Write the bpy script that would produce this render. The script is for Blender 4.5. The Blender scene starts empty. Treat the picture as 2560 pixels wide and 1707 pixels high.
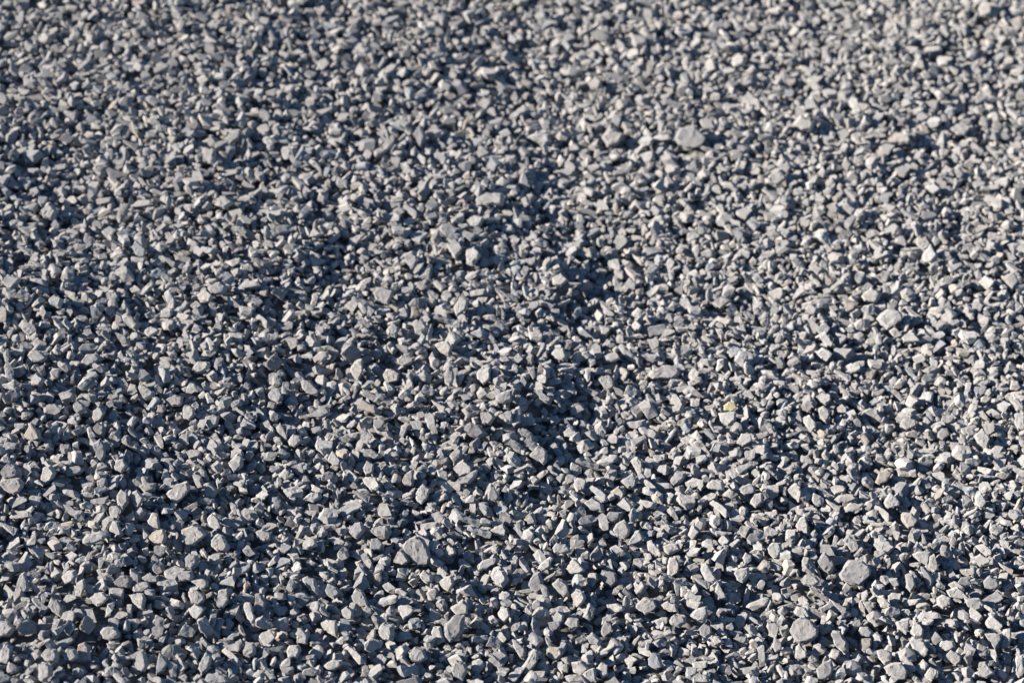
# outlines of the stones that stand out, read by eye from the photograph (crop pixels).
# each entry: [tone][lit] [#key] points ; tone p pale c cream t tan g grey d dark k brownish w white y yellow r pinkish b bluish
CROPS = {'A': (0, 1280, 3.672), 'B': (640, 1280, 3.672), 'C': (1280, 1280, 3.672), 'D': (1920, 1280, 3.672),
         'E': (0, 854, 3.672), 'F': (640, 854, 3.672), 'G': (1280, 854, 3.672), 'H': (1920, 854, 3.672),
         '1': (0, 0, 2.735), '2': (850, 0, 2.735), '3': (1700, 0, 2.735),
         '4': (0, 570, 2.735), '5': (850, 570, 2.735), '6': (1700, 570, 2.735)}
STONES = {
'A': """pF #lobed 1665,160 1770,125 1830,140 1890,200 1845,245 1780,295 1710,300 1670,230
pN 750,250 800,200 930,178 1010,205 950,245 830,300 765,290
pN 1935,260 2000,200 2050,215 2060,290 2110,330 2080,375 2000,355 1940,305
tL 1360,235 1430,170 1510,165 1530,240 1500,295 1410,280
pL 1355,75 1400,5 1450,20 1455,100 1470,160 1420,145 1370,110
pL 1900,60 1945,5 2000,60 2035,150 1990,170 1920,110
pL 1010,160 1030,70 1080,80 1130,205 1100,230 1060,180
gN 2140,110 2180,40 2230,0 2255,30 2230,90 2170,150
gN 1705,430 1740,390 1810,395 1820,470 1770,530 1705,525
gN 1635,590 1670,540 1760,540 1785,600 1770,635 1650,630
gL 1755,635 1850,610 1915,630 1910,680 1860,715 1800,670
pF #headstone 145,700 190,560 225,550 265,690 245,730 155,730
gN 65,660 150,550 195,515 190,570 135,640 85,695
pL 565,590 610,540 690,530 710,580 670,640 600,655
pL 690,750 705,650 770,610 785,680 750,790 700,790
pL 825,790 870,745 950,730 1000,790 960,830 890,860
pN 855,740 880,690 960,650 1030,650 985,690 930,735 870,760
dN 1045,640 1090,590 1150,580 1215,610 1200,700 1130,680 1060,670
gN 1220,690 1260,650 1360,645 1380,690 1320,735 1230,730
gN 1305,600 1350,570 1460,590 1465,645 1380,650 1310,625
pL #tooth 1185,760 1250,750 1320,750 1335,800 1315,900 1260,870 1220,820
gN 1725,730 1770,715 1870,745 1880,810 1830,850 1760,840
pL 1725,900 1790,840 1890,880 1850,930 1815,985 1760,950
gN 1985,830 2010,720 2090,700 2100,800 2050,880 1990,870
gN 440,860 470,785 530,810 580,890 560,960 480,920
kD #diamond 745,1050 790,955 850,985 870,1040 815,1120 750,1085
dD 165,1060 200,1010 270,985 330,1020 330,1100 260,1125 180,1110
pN 0,1000 70,1010 140,1070 80,1140 0,1130
gN 205,1150 250,1120 315,1150 330,1200 300,1240 225,1195
gL 0,1270 50,1200 105,1230 100,1330 75,1390 0,1370
pN #blocky 380,1310 440,1255 520,1260 540,1340 520,1380 420,1380
kN 715,1370 740,1270 725,1220 780,1195 820,1230 815,1290 835,1360 760,1375
gN 570,1310 620,1250 680,1260 720,1330 660,1370 590,1350
gL 350,1500 355,1400 400,1390 470,1400 475,1500 400,1560 350,1530
pN 920,1100 950,1060 1040,1050 1105,1110 1090,1150 1010,1175 950,1160
dN #spear 1430,1500 1440,1400 1465,1285 1545,1380 1500,1460
gL 1240,1390 1280,1280 1340,1290 1360,1400 1330,1460 1260,1440
pN 1810,1440 1850,1370 1890,1285 1945,1320 1920,1440 1850,1500
gN 1875,1540 1900,1490 2000,1470 2080,1510 2110,1560 1980,1575 1870,1570
pN 2225,1270 2270,1200 2340,1195 2350,1290 2300,1330 2240,1310
gD 1420,980 1480,945 1530,1020 1520,1075 1470,1070
gN 1545,1040 1640,930 1650,1010 1610,1070 1560,1075
pN 1065,1000 1110,920 1170,875 1190,920 1130,990 1080,1010
pL 2245,840 2290,825 2345,990 2310,1010 2255,950
gD 1815,990 1880,950 1960,1090 1900,1150 1850,1100
gN 2060,1060 2150,950 2175,1000 2120,1090""",
'B': """dF #slab 1350,310 1400,250 1470,220 1540,255 1605,420 1590,470 1550,498 1500,488 1441,455 1365,365
gL 1260,450 1335,330 1360,350 1420,440 1370,485 1270,465
pL 2155,580 2190,510 2240,495 2290,540 2320,620 2270,690 2210,660 2170,610
pL 1685,640 1740,590 1800,580 1820,650 1780,735 1720,690
pN 1505,570 1540,535 1620,580 1620,640 1580,660 1520,620
dN #boulder 1710,1110 1740,1020 1830,945 1910,950 1905,1090 1850,1160 1780,1195 1730,1160
cL 1615,1110 1630,1050 1690,1050 1720,1130 1740,1190 1680,1210 1640,1170
gF #trapezoid 880,770 920,700 980,720 1035,860 980,860 910,820
gN 425,610 470,585 540,610 580,700 570,755 510,720 450,660
dN 635,720 660,660 740,690 765,750 720,800 650,760
pL #shard 600,1020 650,985 735,1000 740,1080 745,1150 680,1110 610,1060
pL 1130,1070 1160,1030 1260,1035 1270,1100 1250,1185 1180,1165 1135,1120
gD 1000,1200 1050,1160 1160,1185 1140,1240 1060,1290 1005,1260
gN 1410,1290 1460,1235 1540,1260 1570,1340 1500,1380 1420,1360
dN 1795,1440 1840,1360 1920,1380 1945,1450 1900,1535 1810,1500
gN #splinter 2100,1270 2130,1265 2260,1380 2280,1430 2250,1450 2180,1400
pN 280,1280 310,1225 390,1220 415,1270 380,1340 300,1340
pN 630,1410 680,1360 790,1355 800,1400 720,1450 650,1440
gL 790,900 840,855 895,900 890,980 840,985 800,950
pL 575,880 620,830 680,860 690,910 620,945 580,920
gN 1290,810 1340,780 1440,790 1460,830 1380,855 1310,850
pL 1300,860 1400,850 1470,880 1420,940 1350,985 1330,940
gL 860,180 920,100 980,95 1000,170 930,255 880,210
gN 1030,180 1130,130 1220,120 1240,190 1210,250 1120,230
dN 1045,350 1060,250 1120,240 1170,300 1140,350
cL #creamwedge 1740,330 1770,300 1820,340 1840,380 1770,415 1740,390
pL 1980,90 2030,20 2110,80 2080,120 2020,130
pN 1630,490 1665,415 1700,480 1690,540 1640,535
pN 2240,165 2290,120 2350,120 2350,205 2290,205
gN 725,80 790,0 850,20 840,90 740,100
pL 2220,930 2250,885 2310,880 2330,950 2280,1010 2230,990
gN 400,140 440,80 510,70 520,110 460,180
pL 430,290 470,230 560,240 560,310 480,345 430,330
gN 0,180 60,165 140,190 140,250 70,275 20,230
pL 1985,760 2030,720 2110,770 2060,820 1990,800
pN 1785,880 1870,830 1900,800 1950,860 1940,930 1840,945
gN 2040,490 2080,440 2200,425 2210,460 2110,530 2050,525
pN 1400,1430 1450,1390 1510,1420 1525,1480 1470,1505 1420,1470
pN 960,980 1030,930 1110,920 1100,970 990,1015
pF #plate 380,1060 420,1070 470,1120 470,1210 380,1200
dN 0,760 40,740 90,830 80,920 20,950 0,930
gD 0,990 60,950 130,1010 140,1070 60,1070 0,1040""",
'C': """gN #rough 935,170 960,110 1030,70 1090,150 1080,200 1040,250 970,220
dN 870,30 890,0 1015,0 1010,40 940,105 880,80
gN 1060,300 1130,180 1165,170 1225,240 1160,280 1080,305
pL 1240,270 1270,258 1310,290 1380,380 1370,418 1320,400 1250,350
pN 1390,310 1440,290 1520,290 1550,340 1490,370 1440,385 1400,360
gN 950,345 1000,335 1080,340 1095,400 1010,415 955,385
dD 720,390 790,305 835,380 800,440 760,460 725,430
pL 780,260 820,200 850,180 890,220 840,325 800,300
gN 375,330 410,290 500,295 540,360 480,385 390,375
pL 500,520 560,430 620,470 665,530 620,565 540,560
pN 240,530 260,480 350,410 380,420 350,490 260,560
gN 260,580 310,525 380,540 380,590 320,630 270,620
gN 365,660 430,615 500,660 525,760 480,780 420,740
pL 550,760 590,710 660,730 680,790 620,865 570,860
dN 150,660 200,570 260,545 265,640 300,700 240,740 180,710
gL 690,620 710,560 780,560 785,620 740,690 700,670
dN 800,590 840,540 950,560 960,640 910,690 850,650
pF #column 1425,520 1450,420 1500,410 1530,470 1520,560 1470,585 1435,570
pL 1740,530 1745,470 1790,470 1840,560 1880,620 1850,665 1780,640
gF #greyslab 1140,850 1220,780 1300,800 1335,860 1300,900 1225,930 1145,880
pL 875,850 960,840 1030,860 1030,900 930,930 885,890
pL 1365,850 1430,815 1510,850 1530,920 1460,915 1400,890
dN 1310,775 1450,770 1440,810 1370,850 1330,840
gN 1445,990 1490,940 1590,960 1605,1010 1540,1050 1460,1030
gN 1575,770 1600,695 1680,740 1650,800 1580,825
pN 1640,950 1700,890 1790,865 1800,930 1770,1010 1700,1010
pN 1785,980 1820,925 1900,935 1880,1020 1840,1030
dN 1720,1070 1770,1020 1830,1050 1840,1120 1780,1160 1730,1120
pL #egg 1795,1170 1840,1130 1900,1140 1945,1190 1880,1230 1810,1220
gN 2040,560 2060,530 2170,505 2180,570 2120,650 2070,620
gN 1990,650 2030,590 2070,580 2060,650 2010,690
gL 1870,700 1890,640 1975,800 1890,810 1860,770
dN 820,1070 860,990 910,1030 925,1080 850,1145 820,1120
gD 660,960 710,840 770,880 750,960 710,1000
pL 380,960 430,905 480,940 470,1010 420,1045 390,1010
gN 470,1020 520,970 610,980 620,1050 550,1065
kL #dusty 320,1280 340,1240 460,1240 480,1300 420,1360 340,1330
dN 310,1230 330,1150 400,1160 440,1230 350,1250
gN 5,1170 40,1165 125,1260 120,1330 90,1345 20,1220
pN 85,1450 180,1340 200,1260 240,1270 235,1370 170,1440 100,1490
pN 545,1380 640,1370 720,1430 650,1490 570,1460
gN 490,1510 550,1490 650,1495 710,1568 530,1568
gN 640,1490 700,1450 760,1430 775,1560 720,1550
gN 780,1430 820,1380 880,1400 880,1500 830,1520
gN 945,1480 955,1385 1020,1460 980,1550 950,1540
gN 820,1340 870,1290 960,1370 930,1385 850,1380
bN 1255,1350 1290,1285 1350,1300 1385,1420 1330,1440 1265,1400
pL 1125,1290 1180,1240 1240,1250 1260,1300 1200,1335 1135,1320
pF #bar 1655,1380 1790,1365 1785,1420 1720,1440 1660,1425
gN 1420,1500 1500,1465 1540,1510 1520,1555 1440,1545
gN 680,1150 740,1105 830,1180 800,1230 720,1200
gN 1085,1040 1130,1020 1245,1090 1210,1125 1110,1090
gN 300,1510 340,1465 400,1510 430,1568 310,1568
pN 1680,1210 1720,1215 1850,1310 1810,1330 1730,1280
dN 2165,1190 2200,1145 2240,1230 2220,1275 2175,1250
gN 1665,1520 1720,1480 1800,1500 1815,1568 1670,1568""",
'D': """dF #disc 660,570 710,490 750,445 860,445 940,520 940,570 900,610 830,665 760,655 690,625
dN #darkleaf 450,440 520,365 560,420 615,490 600,550 555,578 470,500
dL #dome 205,1090 240,1010 310,975 400,1000 465,1080 465,1140 430,1170 380,1190 300,1215 240,1160
pN 235,910 270,870 340,880 395,965 320,970 250,940
pN #capstone 0,330 50,280 110,285 125,340 95,420 60,430 10,380
gN 105,450 170,400 245,375 250,420 190,465 120,470
pL 250,130 300,60 340,40 370,120 370,215 300,180
gN #brick 580,1110 600,1090 660,1090 735,1210 740,1280 700,1295 620,1220
gN 830,1100 850,1050 930,1060 965,1100 930,1150 850,1135
kN 845,1260 855,1160 950,1160 940,1230 890,1300
pL 970,290 1010,270 1110,275 1165,320 1110,375 1040,380 1000,330
gN 690,260 740,210 780,270 835,300 830,350 780,365 730,310
rN #pink 1225,20 1250,0 1310,10 1385,70 1340,130 1280,150 1235,90
gN 1335,390 1380,365 1490,365 1480,430 1470,485 1390,450
pF #post 1475,510 1490,400 1530,385 1570,530 1520,548
dN 1400,500 1440,500 1520,620 1500,690 1470,690 1430,600
pF #flatpale 1640,720 1740,690 1790,730 1825,780 1770,800 1670,780
gN 1810,790 1940,785 2005,850 1930,915 1850,870 1820,840
gN 1550,790 1600,755 1680,780 1670,850 1600,890 1560,850
dN 1980,640 2040,580 2110,620 2140,690 2090,720 1990,690
pL #paleoval 1860,430 1950,390 2050,440 2020,480 1950,495 1880,470
pL 1900,310 1990,290 2050,350 2050,395 2010,405 1940,350
gL 1830,280 1890,190 1940,220 1930,280 1870,310
gN 1780,590 1800,530 1840,455 1885,520 1870,560 1820,610
pL 1310,1100 1340,1010 1400,1030 1430,1080 1420,1140 1350,1150
pL #bigpale 1305,1180 1330,1140 1430,1180 1465,1260 1450,1320 1390,1335 1340,1270
pL 1570,1220 1600,1180 1700,1185 1720,1240 1660,1275 1590,1260
dL #keel 1640,1310 1680,1265 1775,1310 1770,1370 1725,1410 1660,1350
gN 1740,1410 1820,1370 1880,1400 1880,1440 1790,1440
gN 1000,1270 1050,1255 1140,1290 1130,1370 1075,1400 1030,1350
gF #fan 1065,1425 1140,1390 1220,1380 1280,1450 1260,1530 1190,1530 1100,1480
dN 445,1440 520,1385 580,1355 605,1420 600,1490 530,1545 460,1530
pL 640,1430 690,1440 760,1490 740,1545 670,1530
gL 250,1330 260,1240 290,1210 350,1280 350,1330 300,1350
gN 30,1250 60,1140 125,1200 120,1270 60,1300
pN 1925,1480 1950,1380 2000,1380 2080,1480 2010,1520 1940,1500
pN 2270,1490 2290,1330 2340,1320 2350,1520 2300,1535
pL 2140,1220 2160,1080 2225,1070 2230,1170 2200,1250 2150,1250
gN 2000,1120 2140,1110 2150,1160 2090,1255 2050,1190
gN 1175,1010 1300,970 1290,1060 1270,1120 1210,1070
cL #yshape 1000,800 1020,770 1060,770 1135,860 1120,885 1060,840 1040,865
dN 385,690 430,690 570,810 550,830 480,790 400,740
pN 1440,1500 1490,1420 1560,1450 1540,1510 1500,1560
gL 300,620 350,580 440,590 475,640 420,680 330,660
gN 760,780 820,755 900,790 905,830 840,855 780,810
gN 1050,200 1100,165 1185,240 1180,280 1120,280
gN 1370,240 1430,220 1520,290 1450,305 1390,280
gN 1240,240 1300,225 1380,250 1360,300 1290,300
pN 2230,50 2270,25 2320,60 2310,130 2250,140 2230,100
gN 1265,575 1330,560 1360,680 1310,730 1275,690
pL 2000,1020 2050,940 2150,1040 2100,1080 2020,1060""",
'E': """pF #pentagon 1530,1395 1620,1310 1720,1285 1740,1350 1690,1420 1605,1495 1570,1440
pF #edgeslab 0,1300 50,1260 180,1255 215,1320 180,1380 130,1400 40,1360
dN 15,1190 90,1100 190,1170 190,1240 60,1260 15,1230
pL #pitted 380,1230 400,1160 460,1135 515,1200 480,1270 400,1320 380,1290
dN #lens 590,1190 640,1150 720,1145 790,1170 720,1215 620,1230
gN 250,130 290,85 370,85 440,150 380,190 300,180
gN 745,185 790,120 880,115 930,160 850,210 780,230
pL 285,350 340,290 415,350 370,415 290,400
kL #pyramid 220,850 285,745 340,810 380,890 300,905 230,880
pL 860,640 910,585 965,650 930,720 870,745 855,690
pF #pittedblock 1680,610 1700,580 1780,600 1785,670 1740,720 1685,700
gN 1885,690 1950,675 2010,690 1990,770 1920,800 1890,750
gN 1770,700 1850,655 1890,720 1880,770 1810,750
gN 1525,530 1600,485 1680,510 1670,580 1580,590
pN #prism 1270,420 1310,390 1420,470 1410,500 1345,540 1300,480
pL #bean 1770,240 1820,190 1920,190 1925,225 1860,280 1790,290
gN 1310,330 1370,260 1430,230 1420,290 1370,340
gN 675,590 720,540 780,590 790,630 740,675 690,640
pN 1050,1150 1070,1090 1130,1080 1165,1140 1120,1200 1060,1180
dN 850,930 920,890 960,950 965,1060 940,1110 880,1050
dN 860,790 900,735 960,790 960,870 890,880
dD 20,530 80,460 150,425 190,490 120,560 50,565
gN 1270,1330 1320,1290 1430,1300 1420,1360 1330,1390
gN 1865,1310 1920,1290 2005,1360 1960,1435 1900,1420
pN 1065,1420 1110,1360 1170,1390 1175,1480 1130,1535 1080,1490
gN 1345,200 1360,90 1400,90 1435,170 1400,230
pN 2100,1110 2190,1020 2230,1060 2220,1150 2150,1200
gL 1200,1400 1260,1360 1320,1430 1270,1530 1220,1500
rL 1025,800 1060,770 1150,820 1130,860 1040,830""",
'F': """pF #ellipse 415,370 430,350 500,370 580,450 570,490 510,490 430,430
tF #hexagon 1165,300 1200,255 1240,250 1320,290 1305,360 1220,380 1180,340
cL #creamegg 980,1260 1010,1240 1100,1250 1140,1330 1110,1370 1060,1370 1000,1310
cL 1250,1140 1310,1130 1380,1160 1370,1215 1270,1195
gN 1470,1390 1530,1315 1600,1350 1570,1440 1520,1500 1470,1450
gL #greypyramid 1810,1160 1900,1085 1980,1160 1970,1200 1880,1225 1840,1210
gN 1780,1050 1860,960 1895,1000 1880,1070 1820,1140
gN 1815,1300 1880,1250 2020,1190 2020,1230 1960,1300 1850,1325
gN 925,990 980,985 1100,1000 1155,1050 1100,1075 1000,1050
pL 865,260 910,180 975,155 980,280 940,360 890,320
kD #brownround 85,220 130,150 180,100 240,190 200,260 130,265
dD 780,110 880,10 980,100 930,180 830,170
cL #creamtop 1640,30 1700,0 1760,0 1800,60 1770,125 1700,100
pN 1295,160 1340,135 1460,150 1430,200 1360,225 1310,200
gN 1730,330 1775,230 1815,290 1810,370 1780,410 1740,380
pL 2030,290 2080,230 2150,240 2150,350 2090,390 2040,340
gN 105,500 150,425 220,430 245,520 210,570 140,530
gN 475,680 560,620 650,610 680,660 580,710
kL 930,570 980,545 1040,600 1110,600 1115,660 1000,640 935,610
pN 790,730 820,680 890,670 900,710 850,780
gL 190,790 220,740 290,860 290,920 230,890
gN 300,910 340,850 410,870 425,910 360,970 310,950
dN #burr 1910,800 1960,760 2060,770 2120,850 2050,890 1960,870
gN 2065,650 2150,640 2200,690 2150,760 2090,760
gN 2225,690 2310,630 2350,640 2350,740 2290,745
pL 520,150 590,100 660,90 665,140 600,190 540,190
cL 410,40 450,0 510,0 530,90 490,110
pN 430,1450 500,1390 590,1370 600,1430 530,1470
gN 1190,830 1260,790 1330,800 1310,850 1240,875
pN 1540,1200 1570,1120 1610,1130 1615,1250 1580,1280 1545,1250
gN 985,1160 1020,1090 1080,1120 1070,1210 1010,1230
gN 1340,1280 1380,1220 1445,1180 1445,1330 1370,1320
gL 660,1090 700,1000 780,1090 770,1140 710,1140
dN 2130,1400 2150,1320 2190,1330 2230,1430 2200,1470 2130,1450
gN 2200,500 2260,470 2350,440 2350,540 2270,570 2200,550""",
'G': """yF #yellow 1945,590 1990,555 2040,540 2060,610 2010,645 1950,625
pL 1900,660 1990,650 2060,650 2060,710 1990,780 1930,740
gF #flatgrey 1250,310 1290,270 1400,215 1530,240 1540,290 1470,340 1300,340
pN 840,140 950,90 1000,160 930,190 860,180
pL #sail 365,110 400,70 470,65 500,150 470,175 400,150
gN 210,140 270,85 320,130 350,195 280,190 220,170
gN 800,350 870,310 940,330 945,420 900,460 850,430
pN 990,50 1020,40 1090,110 1190,170 1185,235 1110,200 1060,150
pL 1100,540 1200,470 1220,480 1190,540 1130,570
pL 1010,430 1060,395 1130,420 1100,480 1040,490
gN #log 195,450 240,445 370,520 350,575 290,550
gN 55,740 160,660 210,720 200,760 110,775
gN 695,660 750,620 815,670 800,720 730,710
gF #lozenge 475,830 530,780 595,830 560,880 490,870
gN 170,1040 240,960 325,1000 320,1100 300,1130 240,1090
gN 635,1080 700,985 750,1000 730,1060 670,1130
gL 460,1110 520,1060 600,1090 560,1140 480,1145
gN #layered 1165,800 1190,780 1300,810 1340,850 1310,890 1200,850
pL 1100,1090 1150,1060 1190,1090 1190,1210 1175,1245 1130,1170
gN 1450,1270 1520,1190 1600,1200 1590,1250 1490,1330 1455,1300
gN 1500,1180 1560,1075 1610,1130 1600,1200 1530,1200
pN #humped 1785,1320 1840,1270 1940,1280 1955,1365 1880,1360 1800,1350
kL 905,1380 980,1325 1040,1390 1010,1455 960,1430
bN #blue 1000,1280 1110,1205 1145,1280 1120,1350 1060,1340
gN 565,1310 600,1250 680,1280 660,1360 600,1385
bN 680,1270 770,1260 810,1330 740,1360 700,1330
gN 670,1480 740,1430 830,1490 850,1568 720,1540
gN 530,1490 620,1410 670,1440 640,1500 560,1520
pL 2060,930 2110,840 2190,850 2200,910 2120,960
pL 1560,900 1580,895 1660,1000 1660,1050 1610,1030 1570,960
gN 2080,1350 2190,1300 2230,1330 2240,1390 2130,1400
gN 2190,1480 2230,1400 2300,1390 2310,1470 2240,1530""",
'H': """cL #creamblade 185,1360 250,1285 300,1320 300,1440 285,1470 240,1430
dN #darkround 1560,840 1600,795 1650,800 1680,850 1600,905 1560,880
gN #stick 1060,400 1090,395 1200,470 1260,545 1240,560 1150,490
cL #cube 1265,560 1300,490 1390,545 1320,610 1280,590
wL #white 700,240 760,200 860,215 850,260 790,290 710,280
pF #box 450,110 500,55 590,110 540,180 490,150
pL 320,700 380,670 440,740 440,790 400,835 350,780
gN 460,620 510,590 570,630 560,720 530,740 480,700
gN 870,640 940,610 1010,630 1060,720 1030,735 950,670
gN 1210,760 1240,710 1360,715 1360,770 1280,815
gN 1270,690 1360,600 1420,650 1390,700
dN 975,830 1000,770 1070,735 1090,740 1050,810 1000,860
pL 620,310 670,280 770,340 740,385 650,360
pL 440,510 500,475 575,490 580,540 530,580 470,545
kN 990,1290 1020,1190 1100,1180 1140,1200 1090,1280 1020,1315
gN 610,1450 650,1410 800,1400 830,1440 740,1480 650,1480
gN 700,1520 760,1475 880,1490 840,1540 720,1560
gN 1060,1480 1120,1385 1200,1460 1210,1500 1100,1530
pL 610,1240 650,1175 720,1190 760,1250 690,1260
pL 1375,1040 1420,990 1500,1000 1480,1080 1410,1080
pL 2210,510 2260,470 2350,610 2340,650 2290,640
pL #edgepale 2270,660 2350,650 2350,820 2310,820 2265,740
gN 1890,870 1970,805 2040,900 2010,980 1930,940
pN 1895,1430 1950,1380 2000,1470 1960,1540 1900,1500
dD 720,1170 790,1155 850,1240 830,1300 770,1260
pN 1150,250 1200,165 1250,180 1230,240 1160,295
pL 875,170 920,95 985,100 960,170 890,205""",
'1': """gN 800,1500 820,1400 890,1390 870,1450 820,1540
pN #farblock 280,1440 340,1385 400,1450 370,1510 300,1500
pN 1545,960 1580,890 1650,890 1640,950 1580,990
pN 1460,1390 1520,1340 1600,1390 1540,1430
pN 1390,1020 1480,1030 1470,1130 1400,1110
cL #farcream 260,260 310,220 360,260 340,300 290,305
pN 500,380 560,335 620,390 560,415
pL 1580,280 1600,230 1650,270 1620,330
gN 990,950 1030,885 1090,910 1010,985""",
'2': """pN #flatflake 930,1370 1010,1325 1115,1330 1110,1400 1010,1410 960,1390
pN 1285,940 1350,910 1430,920 1440,985 1370,980
pL 900,1260 930,1225 1010,1290 990,1320 940,1300
pL 870,1510 920,1470 990,1490 960,1550 900,1550
gN 500,920 550,860 590,940 560,1020 520,960
pL #farround 1700,570 1750,525 1795,570 1770,620 1720,610
dN #fardark 1710,230 1760,205 1870,260 1840,305 1760,270
pN 230,1040 320,970 360,990 300,1050 240,1080
gN #glint 1790,940 1850,880 1940,920 1900,990 1830,1010""",
'3': """dF #farboulder -33,944 0,880 96,862 175,944 150,1006 82,1017 0,990
cL #farpale 1420,970 1470,910 1560,920 1580,980 1500,990
gN 610,1210 690,1160 730,1230 660,1280 600,1250
pN 780,850 830,790 920,850 900,900 830,890
wL #quartz 1680,1280 1740,1260 1790,1290 1740,1330
pN #green 1110,1130 1140,1075 1175,1130 1150,1190
gN 1850,880 1900,850 1990,870 1950,930 1900,920
pN 1810,650 1860,600 1920,660 1870,690
pL #toppale 2040,60 2080,10 2130,40 2120,110 2060,110
pL 350,430 390,370 440,390 430,450 370,460""",
'4': """bF #bluegrey 900,130 930,90 1000,150 990,200 940,190
gN #roughleft 15,370 50,320 140,350 80,430
pN 330,500 370,455 430,490 410,550 350,530
pL #thumb 1125,440 1160,420 1200,490 1200,560 1150,550
cL #creamcap 1350,460 1400,420 1460,470 1440,510 1370,505
gN 1420,410 1500,370 1560,400 1540,460 1450,450
pL 830,600 870,575 960,660 930,700 880,680
pN 980,710 1040,665 1100,700 1020,755
pN 1770,30 1810,0 1860,50 1810,95
pL #whitewedge 2110,60 2150,0 2200,50 2150,65
dD 1860,450 1900,405 1970,430 1930,490""",
'5': """pL #midpale 780,550 820,460 880,490 860,560 800,600
gN 510,680 560,615 610,690 570,740 520,720
gN 320,700 360,645 410,690 380,750 330,730
gN 440,180 500,160 545,220 500,300 460,240
gN 730,120 790,70 840,150 790,220
pL #arrow 1600,180 1720,135 1740,210 1650,190
pL 1450,340 1510,315 1560,360 1510,400 1460,390
pL 865,150 920,130 970,190 910,260 870,240
gF #greyflat 230,440 280,400 370,430 330,520 250,490
pL 1110,230 1160,230 1240,280 1210,300 1130,270""",
'6': """pF #bigbright 1350,620 1420,555 1515,580 1510,630 1420,690
pL 1520,750 1590,700 1650,780 1530,785
pN 1240,470 1310,410 1380,450 1340,520 1260,500
wL #bright 1660,190 1720,110 1765,190 1720,250 1670,230
dN #darkflake 640,170 720,110 770,140 680,190
pN 230,510 290,460 350,500 280,550
pL 945,730 990,710 1050,810 1000,820
bN 780,690 850,670 860,730 800,750
wL #sparkle 2050,370 2090,330 2150,370 2110,430
gN 2210,340 2280,300 2320,370 2270,430
pL 1000,450 1090,430 1070,510 1010,500"""}
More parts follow.
